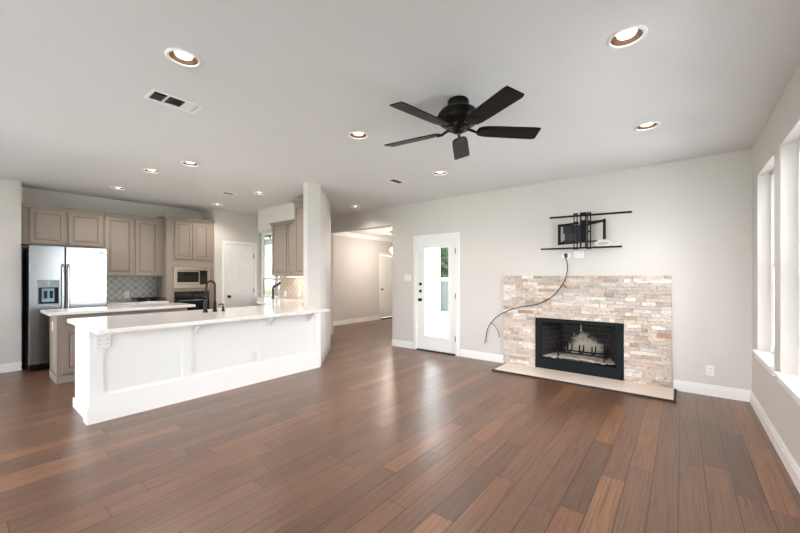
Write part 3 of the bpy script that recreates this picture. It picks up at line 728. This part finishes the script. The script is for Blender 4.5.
# black cable
P = [(-1.30, 5.362, 1.672), (-1.285, 5.33, 1.655), (-1.265, 5.30, 1.62), (-1.237, 5.29, 1.50), (-1.258, 5.29, 1.36), (-1.31, 5.29, 1.24), (-1.437, 5.29, 1.078), (-1.618, 5.29, .965), (-1.808, 5.29, .921), (-2.036, 5.29, .857), (-2.248, 5.29, .742), (-2.386, 5.30, .60), (-2.445, 5.31, .473), (-2.47, 5.325, .342), (-2.495, 5.33, .285)]
def smooth_path(P, n=6):
    P = [Vector(p) for p in P]; out = []
    for i in range(len(P) - 1):
        a, b, c, d = P[max(i - 1, 0)], P[i], P[i + 1], P[min(i + 2, len(P) - 1)]
        for k in range(n):
            t = k / n; out.append(.5 * ((2 * b) + (c - a) * t + (2 * a - 5 * b + 4 * c - d) * t * t + (3 * b - a - 3 * c + d) * t ** 3))
    return out + [P[-1]]
m = M(); m.tube(smooth_path(P), .0065, 8)
m.tube(smooth_path([(-2.36, 5.298, .62), (-2.30, 5.30, .575), (-2.255, 5.30, .51), (-2.235, 5.305, .43)]), .0055, 8); m.tube([(-1.30, 5.29, 1.26), (-1.255, 5.285, 1.205)], .006, 8); m.ball((-2.235, 5.305, .425), .011)
tag(m.build('hanging_cable', BLACKP, smooth=True, origin='auto'), 'black cable drooping across the stone from the plate under the tv bracket', 'cable')

# ================================================================== KITCHEN
def cab_door(name, O, U, W, w, h, parent, t=.02, st=.052):
    m = M()
    m.ob(O, U, Z, W, (0, w), (0, h), (.001, t - .007))
    r = (t - .007, t)
    m.ob(O, U, Z, W, (0, st), (0, h), r, mi=0); m.ob(O, U, Z, W, (w - st, w), (0, h), r); m.ob(O, U, Z, W, (st, w - st), (0, st), r); m.ob(O, U, Z, W, (st, w - st), (h - st, h), r)
    g = .009
    m.ob(O, U, Z, W, (st, st + g), (st, h - st), (t - .007, t - .0062), mi=1); m.ob(O, U, Z, W, (w - st - g, w - st), (st, h - st), (t - .007, t - .0062), mi=1)
    m.ob(O, U, Z, W, (st + g, w - st - g), (st, st + g), (t - .007, t - .0062), mi=1); m.ob(O, U, Z, W, (st + g, w - st - g), (h - st - g, h - st), (t - .007, t - .0062), mi=1)
    m.ob(O, U, Z, W, (st + g, w - st - g), (st + g, h - st - g), (t - .007, t - .001), ins=.022)
    return m.build(name, [CAB, GROOVE], parent)
def crown(m, x0, x1, y0, y1, z, faces, h=.055, d=.045):
    """stepped crown on the listed faces of a box top"""
    for k in range(4):
        e = d * (k + 1) / 4; a, b = z + h * k / 4, z + h * (k + 1) / 4
        m.box(x0 - (e if 'L' in faces else 0), x1 + (e if 'R' in faces else 0), y0 - (e if 'F' in faces else 0), y1 + (e if 'B' in faces else 0), a, b)

# fridge
fr = thing('refrigerator', (-7.55, 1.09, 0), 'stainless side-by-side refrigerator with an ice dispenser, at the kitchen wall', 'refrigerator')
m = M(); m.box(-7.93, -7.30, .655, 1.52, .03, 1.79); m.box(-7.90, -7.32, .68, 1.50, 0, .03); m.build('body', BLACKP, fr, bevel=.006)
m = M(); grid_wall(m, 'x', -7.295, -7.22, .652, 1.024, .10, 1.81, [(.745, .955, .965, 1.21)])
fd = m.build('freezer_door', STEEL, fr, bevel=.006)
m = M(); m.box(-7.295, -7.22, 1.032, 1.522, .10, 1.81); rd = m.build('fridge_door', STEEL, fr, bevel=.008)
for d, y in ((fd, 1.000), (rd, 1.062)):
    m = M(); m.tube([(-7.218, y, .62), (-7.175, y, .64), (-7.168, y, .70), (-7.163, y, 1.08), (-7.168, y, 1.46), (-7.175, y, 1.52), (-7.218, y, 1.54)], .013, 10); m.build('door_handle', CHROME, d, smooth=True)
dsp = None
m = M(); m.box(-7.2195, -7.212, .735, .965, 1.20, 1.31); m.box(-7.2195, -7.214, .735, .745, .955, 1.20); m.box(-7.2195, -7.214, .955, .965, .955, 1.20); m.box(-7.2195, -7.205, .735, .965, .945, .965)
dsp = m.build('dispenser_panel', GREYP, fd)
m = M(); m.box(-7.290, -7.285, .747, .953, .967, 1.208); m.build('dispenser_recess', BLACKP, dsp)
m = M(); m.box(-7.284, -7.262, .785, .915, .99, 1.185); m.build('dispenser_cradle', BLUEL, dsp)
m = M(); m.box(-7.2615, -7.250, .805, .84, 1.04, 1.15); m.box(-7.2615, -7.250, .865, .90, 1.04, 1.15); m.build('dispenser_lever', BLACKP, dsp)
m = M(); m.box(-7.212, -7.210, .835, .865, 1.225, 1.295); m.build('dispenser_display', BLUEL, dsp)
m = M(); m.box(-7.2195, -7.216, 1.42, 1.475, 1.725, 1.74); m.build('badge', SLOT, rd)
m = M()
m.box(-7.30, -7.262, .66, 1.515, .012, .092)
for k in range(9): m.box(-7.262, -7.255, .70 + k * .09, .76 + k * .09, .03, .07)
m.build('toe_grille', BLACKP, fr)

XF = -7.60       # upper cabinet fronts
def upper_x(label, y0, y1, z0, z1, doors, dz, crownf, dep=XF):
    t = thing('wall_cabinet', (-7.77, (y0 + y1) / 2, z0), label, 'cabinet')
    m = M(); m.box(XK + .001, dep, y0, y1, z0, z1); m.build('body', CAB, t)
    for a, b in doors: cab_door('door', (dep, a, dz[0]), (0, 1, 0), (1, 0, 0), b - a, dz[1] - dz[0], t)
    m = M(); crown(m, XK + .001, dep + .02, y0, y1, z1, crownf, .05, .035); m.build('crown', CAB, t)
upper_x('taupe wall cabinet with two short doors above the refrigerator', .605, 1.555, 1.84, 2.385, ((.69, 1.085), (1.12, 1.535)), (1.86, 2.375), 'R')
upper_x('taupe wall cabinet with two tall doors above the tiled backsplash', 1.558, 2.428, 1.37, 2.385, ((1.575, 1.965), (1.995, 2.355)), (1.385, 2.37), 'R')

# oven tower
XO = -7.44
ov = thing('oven_cabinet', (-7.7, 2.84, 0), 'tall taupe oven cabinet holding the microwave, beside the pantry wall', 'cabinet')
m = M(); grid_wall(m, 'x', XO - .02, XO, 2.43, 3.278, .10, 2.42, [(2.575, 3.155, 1.155, 1.515), (2.575, 3.165, .39, 1.065)]); m.build('face_frame', CAB, ov)
m = M(); m.box(XK + .001, XO - .02, 2.43, 2.45, 0, 2.42); m.box(XK + .001, XO - .02, 3.258, 3.278, 0, 2.42); m.box(XK + .001, XO - .02, 2.45, 3.258, 2.40, 2.42); m.box(XK + .001, XO - .02, 2.45, 3.258, 1.60, 1.62); m.box(XK + .001, XO - .02, 2.45, 3.258, 1.08, 1.10); m.box(XK + .001, XO - .02, 2.45, 3.258, .33, .35); m.box(XO - .08, XO - .06, 2.45, 3.258, 0, .10); m.build('body', CAB, ov)
for a, b in ((2.565, 2.862), (2.878, 3.175)): cab_door('door', (XO, a, 1.70), (0, 1, 0), (1, 0, 0), b - a, .69, ov, st=.045)
cab_door('drawer', (XO, 2.565, .13), (0, 1, 0), (1, 0, 0), .61, .22, ov, st=.04)
m = M(); crown(m, XK + .001, XO, 2.43, 3.278, 2.42, 'RF', .06, .055); m.build('crown', CAB, ov)
mw = thing('microwave', (-7.6, 2.865, 1.10), 'built-in stainless microwave in the oven cabinet', 'microwave')
m = M(); m.box(-7.85, XO - .021, 2.60, 3.13, 1.18, 1.50); m.build('body', BLACKP, mw)
m = M(); grid_wall(m, 'x', XO + .001, XO + .022, 2.545, 3.185, 1.14, 1.535, [(2.585, 3.145, 1.20, 1.475)]); m.build('trim_kit', STEELW, mw, bevel=.003)
m = M(); m.box(XO - .015, XO + .012, 2.587, 3.0, 1.202, 1.473); dr = m.build('door', STEELW, mw, bevel=.003)
m = M(); m.box(XO + .0122, XO + .015, 2.605, 2.985, 1.25, 1.45); m.build('window', BGLASS, dr)
m = M(); m.box(XO - .015, XO + .012, 3.002, 3.143, 1.202, 1.473); m.build('control_panel', BGLASS, mw, bevel=.003)
m = M(); m.tube([(XO + .012, 2.66, 1.222), (XO + .035, 2.67, 1.222), (XO + .035, 2.93, 1.222), (XO + .012, 2.94, 1.222)], .006, 8); m.build('handle', STEELW, dr, smooth=True)
wo = thing('wall_oven', (-7.6, 2.87, .39), 'black glass wall oven with a steel handle bar, below the microwave', 'oven')
m = M(); m.box(-7.90, XO - .021, 2.59, 3.15, .40, 1.055); m.build('body', BLACKP, wo)
m = M(); m.box(XO + .001, XO + .022, 2.555, 3.175, .93, 1.075); m.build('control_panel', BGLASS, wo, bevel=.003)
m = M(); m.box(XO + .001, XO + .026, 2.555, 3.175, .375, .922); dr = m.build('door', BGLASS, wo, bevel=.004)
m = M(); m.tube([(XO + .026, 2.60, .90), (XO + .062, 2.61, .90), (XO + .062, 3.12, .90), (XO + .026, 3.13, .90)], .012, 10); m.build('handle', STEEL, dr, smooth=True)
m = M(); m.lathe([(.0, 0), (.022, 0), (.02, .02), (.0, .02)], 20, (XO + .022, 2.87, 1.0), 'x', cap=False); m.build('knob', BLACKP, wo, smooth=True)

# back base cabinet, counter, backsplash, cooktop
bc = thing('base_cabinet', (-7.65, 1.98, 0), 'taupe base cabinet under the counter between refrigerator and oven cabinet', 'cabinet')
m = M(); m.box(XK + .001, -7.35, 1.53, 2.428, .10, .872); m.box(XK + .001, -7.42, 1.53, 2.428, 0, .10); m.build('body', CAB, bc)
for a, b in ((1.545, 1.97), (1.985, 2.41)):
    cab_door('door', (-7.35, a, .12), (0, 1, 0), (1, 0, 0), b - a, .56, bc); cab_door('drawer', (-7.35, a, .70), (0, 1, 0), (1, 0, 0), b - a, .15, bc, st=.03)
m = M(); m.box(XK + .001, -7.31, 1.53, 2.428, .873, .91); tag(m.build('countertop', QUARTZ, origin='auto', bevel=.004), 'short white countertop under the grey tile, beside the refrigerator', 'countertop')
m = M(); m.box(XK + .0005, XK + .012, 1.53, 2.428, .911, 1.369); tag(m.build('backsplash', TILE, origin='auto'), 'grey-green diamond tile backsplash under the tall wall cabinet', 'backsplash')
plate('white outlet on the grey-green tile backsplash', (XK + .012, 1.954, 1.03), (0, 1, 0), NX)
ck = thing('gas_cooktop', (-7.63, 2.2, .911), 'small gas cooktop with black grates on the short back counter', 'cooktop')
m = M(); m.box(-7.88, -7.38, 2.0, 2.42, .911, .925); m.build('steel_tray', STEEL, ck, bevel=.003)
for x in (-7.76, -7.52):
    for y in (2.11, 2.31):
        m = M()
        m.lathe([(.02, .9255), (.045, .926), (.045, .938), (.02, .944)], 20, (x, y, 0)); m.build('burner', BLACK, ck, smooth=True)
for y in (2.11, 2.31):
    m = M()
    for x in (-7.86, -7.74, -7.63, -7.52, -7.41): bar(m, (x, y - .09, .966), (x, y + .09, .966), .012, .012)
    for q in (-.09, .09): bar(m, (-7.865, y + q, .966), (-7.405, y + q, .966), .012, .012)
    for x in (-7.86, -7.41):
        for q in (-.085, .085): m.box(x - .006, x + .006, y + q - .006, y + q + .006, .9255, .962)
    m.build('grate', BLACK, ck)

# island (middle)
il = thing('kitchen_island', (-6.42, 1.56, 0), 'taupe island cabinet between the refrigerator and the white peninsula', 'island')
m = M(); m.box(-6.68, -6.17, .81, 2.31, .10, .872); m.box(-6.66, -6.19, .83, 2.29, 0, .10); m.build('body', CAB, il)
m = M(); m.box(-6.695, -6.155, .795, .81, 0, .095); m.box(-6.17, -6.155, .81, 2.31, 0, .095); m.box(-6.695, -6.68, .81, 2.31, 0, .095); m.build('plinth', CAB, il, bevel=.004)
m = M(); m.ob((-6.68, .81, .10), (1, 0, 0), Z, (0, -1, 0), (0, .05), (0, .772), (.0005, .012)); m.build('end_stile', CAB, il); m = M(); m.ob((-6.68, .81, .10), (1, 0, 0), Z, (0, -1, 0), (.46, .51), (0, .772), (.0005, .012)); m.build('end_stile', CAB, il)
for a, b in ((.85, 1.315), (1.335, 1.80), (1.82, 2.29)):
    cab_door('door', (-6.17, a, .12), (0, 1, 0), (1, 0, 0), b - a, .56, il, st=.06); cab_door('drawer', (-6.17, a, .70), (0, 1, 0), (1, 0, 0), b - a, .15, il, st=.03)
m = M(); m.box(-6.76, -6.09, .715, 2.40, .873, .912); tag(m.build('countertop', QUARTZ, origin='auto', bevel=.004), 'white countertop on the taupe middle island', 'countertop')
plate('white outlet on the near end panel of the taupe island', (-6.56, .81, .70), (1, 0, 0), NY)

# peninsula
pn = thing('peninsula', (-4.6, 2.1, 0), 'long white panelled breakfast-bar peninsula facing the living room', 'kitchen peninsula')
PX = -4.26
m = M(); m.box(-4.37, PX, .765, 3.19, 0, .872); m.box(-4.2615, PX, 3.19, 3.42, 0, .872); kw = m.build('knee_wall', WHITE, pn)
m = M(); W1 = (1, 0, 0); O = (PX, .765, 0); U = (0, 1, 0); Lp = 2.655
for a, b in ((0, .10), (.78, .87), (1.685, 1.775), (Lp - .09, Lp)): m.ob(O, U, Z, W1, (a, b), (.15, .872), (.0005, .013))
for a, b in ((.10, .78), (.87, 1.685), (1.775, Lp - .09)):
    m.ob(O, U, Z, W1, (a, b), (.15, .245), (.0005, .013)); m.ob(O, U, Z, W1, (a, b), (.80, .872), (.0005, .013))
    for c0, c1, v0, v1 in ((a, a + .014, .245, .80), (b - .014, b, .245, .80), (a + .014, b - .014, .245, .259), (a + .014, b - .014, .786, .80)): m.ob(O, U, Z, W1, (c0, c1), (v0, v1), (.0005, .007))
m.build('panel_moulding', WHITE, kw)
m = M(); m.ob(O, U, Z, W1, (-.016, Lp), (0, .13), (.0005, .016)); m.ob(O, U, Z, W1, (-.012, Lp), (.13, .149), (.0005, .014)); m.box(-4.385, PX, .749, .7645, 0, .13); m.build('baseboard', WHITE, pn)
m = M(); m.box(-4.98, -4.371, .80, 3.15, .10, .872); m.box(-4.90, -4.371, .82, 3.15, 0, .10); m.box(-4.985, -4.371, .785, .80, 0, .872); bod = m.build('cabinet_body', WHITE, pn)
m = M(); m.box(-4.99, -4.386, .768, .7845, 0, .09); m.build('end_baseboard', WHITE, pn)
for k in range(4): cab_door('door', (-4.98, 1.33 + k * .53, .12), (0, -1, 0), (-1, 0, 0), .51, .72, pn)
for y in (1.664, 2.57, 3.19):
    m = M(); m.box(-4.246, -4.232, y - .03, y + .03, .70, .872); m.box(-4.246, -4.03, y - .03, y + .03, .855, .872)
    m.hexa([(-4.232, y - .012, .72), (-4.215, y - .012, .72), (-4.215, y + .012, .72), (-4.232, y + .012, .72), (-4.232, y - .012, .855), (-4.06, y - .012, .855), (-4.06, y + .012, .855), (-4.232, y + .012, .855)])
    m.build('corbel', WHITE, pn)
m = M(); m.prism([(-5.09, .735), (-3.815, .735), (-3.815, 3.235), (-4.258, 3.235), (-4.258, 3.19), (-4.366, 3.19), (-4.366, 3.32), (-4.68, 3.36), (-5.09, 3.28)], .873, .912)
tag(m.build('countertop', QUARTZ, origin='auto', bevel=.005), 'long white countertop on the breakfast-bar peninsula', 'countertop')
plate('white double outlet under the counter at the near end of the peninsula', (-4.247, .865, .745), (0, 1, 0), NX, w=.12, gang=2)
plate('white outlet low on the middle panel of the peninsula', (-4.26, 2.375, .275 + .06), (0, 1, 0), NX)

# faucet, sprayer, soap pump on the peninsula
fc = thing('kitchen_faucet', (-4.65, 2.06, .912), 'tall dark gooseneck faucet standing on the peninsula counter', 'faucet')
x, y, z = -4.65, 2.06, .912
m = M(); m.lathe([(.003, z), (.03, z), (.03, z + .008), (.022, z + .018), (.02, z + .12), (.016, z + .135), (.003, z + .14)], 24, (x, y, 0)); m.build('base', BLACKM, fc, smooth=True)
m = M(); R = .05; arc = [(x, y, z + .13), (x, y, z + .24), (x, y, z + .33)] + [(x + 0, y - R + R * math.cos(t), z + .34 + R * math.sin(t)) for t in [PI * k / 12 for k in range(1, 13)]] + [(x, y - 2 * R - .004, z + .30), (x, y - 2 * R - .008, z + .27)]
m.tube(arc, .0125, 12); m.build('spout', BLACKM, fc, smooth=True)
m = M(); m.tube([(x, y - 2 * R - .007, z + .285), (x, y - 2 * R - .014, z + .24), (x, y - 2 * R - .022, z + .19), (x, y - 2 * R - .023, z + .185)], [.014, .018, .023, .018], 14); m.build('spray_head', BLACKM, fc, smooth=True)
sd = thing('faucet_handle', (-4.65, 1.945, .912), 'dark stout lever valve left of the gooseneck faucet on the peninsula', 'faucet')
y = 1.945
m = M(); m.lathe([(.003, z), (.032, z), (.032, z + .01), (.024, z + .02), (.021, z + .10), (.024, z + .13), (.018, z + .15), (.003, z + .155)], 24, (x, y, 0)); m.build('valve_body', BLACKM, sd, smooth=True)
m = M(); m.tube([(x, y, z + .135), (x + .03, y - .01, z + .15), (x + .07, y - .02, z + .158)], [.009, .008, .006], 8); m.build('lever', BLACKM, sd, smooth=True)
sp_ = thing('soap_dispenser', (-4.65, 2.162, .912), 'small dark soap pump right of the gooseneck faucet', 'soap dispenser')
y = 2.162
m = M(); m.lathe([(.003, z), (.026, z), (.026, z + .008), (.016, z + .016), (.014, z + .055), (.003, z + .058)], 20, (x, y, 0)); m.build('collar', BLACKM, sp_, smooth=True)
m = M(); m.tube([(x, y, z + .05), (x, y, z + .088), (x, y - .012, z + .093), (x, y - .05, z + .09), (x, y - .058, z + .078)], [.008, .008, .008, .007, .006], 10); m.build('spout', BLACKM, sp_, smooth=True)

# sink corner
nb = thing('sink_base_cabinet', (-6.1, 3.85, 0), 'taupe base cabinet along the wall under the sink window', 'cabinet')
m = M(); m.prism([(-7.40, 4.235), (-5.93, 3.39), (-5.03, 3.30), (-4.72, 3.40), (-4.72, 3.70), (-5.25, YN - .002), (-7.40, YN - .002)], .10, .872); m.prism([(-7.36, 4.24), (-5.93, 3.45), (-5.03, 3.36), (-4.74, 3.44), (-4.74, 3.70), (-5.25, YN - .002), (-7.36, YN - .002)], 0, .10); m.build('body', CAB, nb)
U_ = (Vector((-5.03, 3.30, 0)) - Vector((-5.93, 3.39, 0))).normalized(); W_ = Vector((U_.y, -U_.x, 0))
for k in range(2): cab_door('door', Vector((-5.93, 3.39, .12)) + U_ * (.02 + k * .43), U_, W_, .41, .72, nb)
U_ = (Vector((-5.93, 3.39, 0)) - Vector((-7.40, 4.235, 0))).normalized(); W_ = Vector((U_.y, -U_.x, 0))
for k in range(3): cab_door('door', Vector((-7.40, 4.235, .12)) + U_ * (.15 + k * .50), U_, W_, .48, .72, nb)
m = M(); m.prism([(-7.40, 4.19), (-5.92, 3.34), (-5.092, 3.25), (-5.092, 3.283), (-4.68, 3.363), (-4.68, 3.70), (-5.22, 4.248), (-7.40, 4.248)], .873, .912)
tag(m.build('countertop', QUARTZ, origin='auto', bevel=.004), 'white countertop in the far corner under the sink window', 'countertop')
m = M(); m.box(-6.60, -5.17, YN - .012, YN - .0005, .913, 1.369); tag(m.build('backsplash', TILE2, origin='auto'), 'beige diamond tile backsplash right of the sink window', 'backsplash')
plate('white outlet on the beige tile closest to the sink window', (-6.40, YN - .012, 1.0), (1, 0, 0), NY)
plate('white outlet on the beige tile beside the angled wall', (-5.90, YN - .012, 1.03), (1, 0, 0), NY)
un = thing('wall_cabinet', (-5.96, 4.07, 1.37), 'taupe wall cabinet with two doors beside the sink window', 'cabinet')
m = M(); m.box(-6.345, -5.59, 3.92, YN - .001, 1.372, 2.418); m.build('body', CAB, un)
for a, b in ((-6.335, -5.86), (-5.835, -5.60)): cab_door('door', (a, 3.92, 1.385), (1, 0, 0), (0, -1, 0), b - a, 1.02, un)
m = M(); crown(m, -6.345, -5.59, 3.899, 3.90, 2.36, 'LF', .05, .035); m.build('crown', CAB, un)
uc = thing('corner_wall_cabinet', (-5.15, 3.9, 1.37), 'taller deeper taupe wall cabinet against the angled wall', 'cabinet')
m = M(); m.prism([(-5.235, 3.66), (-4.86, 3.66), (-5.03, 4.02), (-5.22, 4.24), (-5.585, 4.24), (-5.585, 3.93), (-5.40, 3.80)], 1.372, 2.60); m.build('body', CAB, uc)
cab_door('door', (-5.22, 3.66, 1.39), (1, 0, 0), (0, -1, 0), .34, 1.19, uc)
m = M()
for k in range(4): e = .012 * (k + 1); m.prism([(-5.235 - e, 3.66 - e), (-4.86, 3.66 - e), (-5.0, 4.02), (-5.235 - e, 4.02)], 2.60 + k * .018, 2.60 + (k + 1) * .018)
m.build('crown', CAB, uc)
ul = thing('under_cabinet_light', (-5.6, 4.1, 1.36), 'lit light strip under the wall cabinets at the beige tile', 'light')
m = M(); m.box(-6.1, -5.3, 4.06, 4.12, 1.352, 1.3715); m.build('housing', TRIM, ul)
m = M(); m.box(-6.08, -5.32, 4.07, 4.11, 1.348, 1.352); m.build('diffuser', UCL, ul)
ld = bpy.data.lights.new('strip_glow', 'AREA'); ld.shape = 'RECTANGLE'; ld.size = .7; ld.size_y = .04; ld.energy = 2.2; ld.color = (1, .84, .70)
lo = bpy.data.objects.new('strip_glow', ld); COL.objects.link(lo); lo.parent = ul; lo.location = (-.1, -.01, -.018)
fc2 = thing('sink_faucet', (-6.541, 4.05, .912), 'dark angled faucet in front of the far kitchen window', 'faucet')
x, y, z = -6.541, 4.05, .912
m = M(); m.lathe([(.003, z), (.032, z), (.03, z + .01), (.02, z + .03), (.02, z + .25), (.012, z + .275), (.003, z + .28)], 20, (x, y, 0)); m.build('body', BLACKM, fc2, smooth=True)
m = M(); m.tube([(x, y, z + .21), (x + .10, y - .03, z + .255), (x + .24, y - .05, z + .285), (x + .36, y - .07, z + .32)], [.018, .02, .024, .026], 12); m.build('spout', BLACKM, fc2, smooth=True)
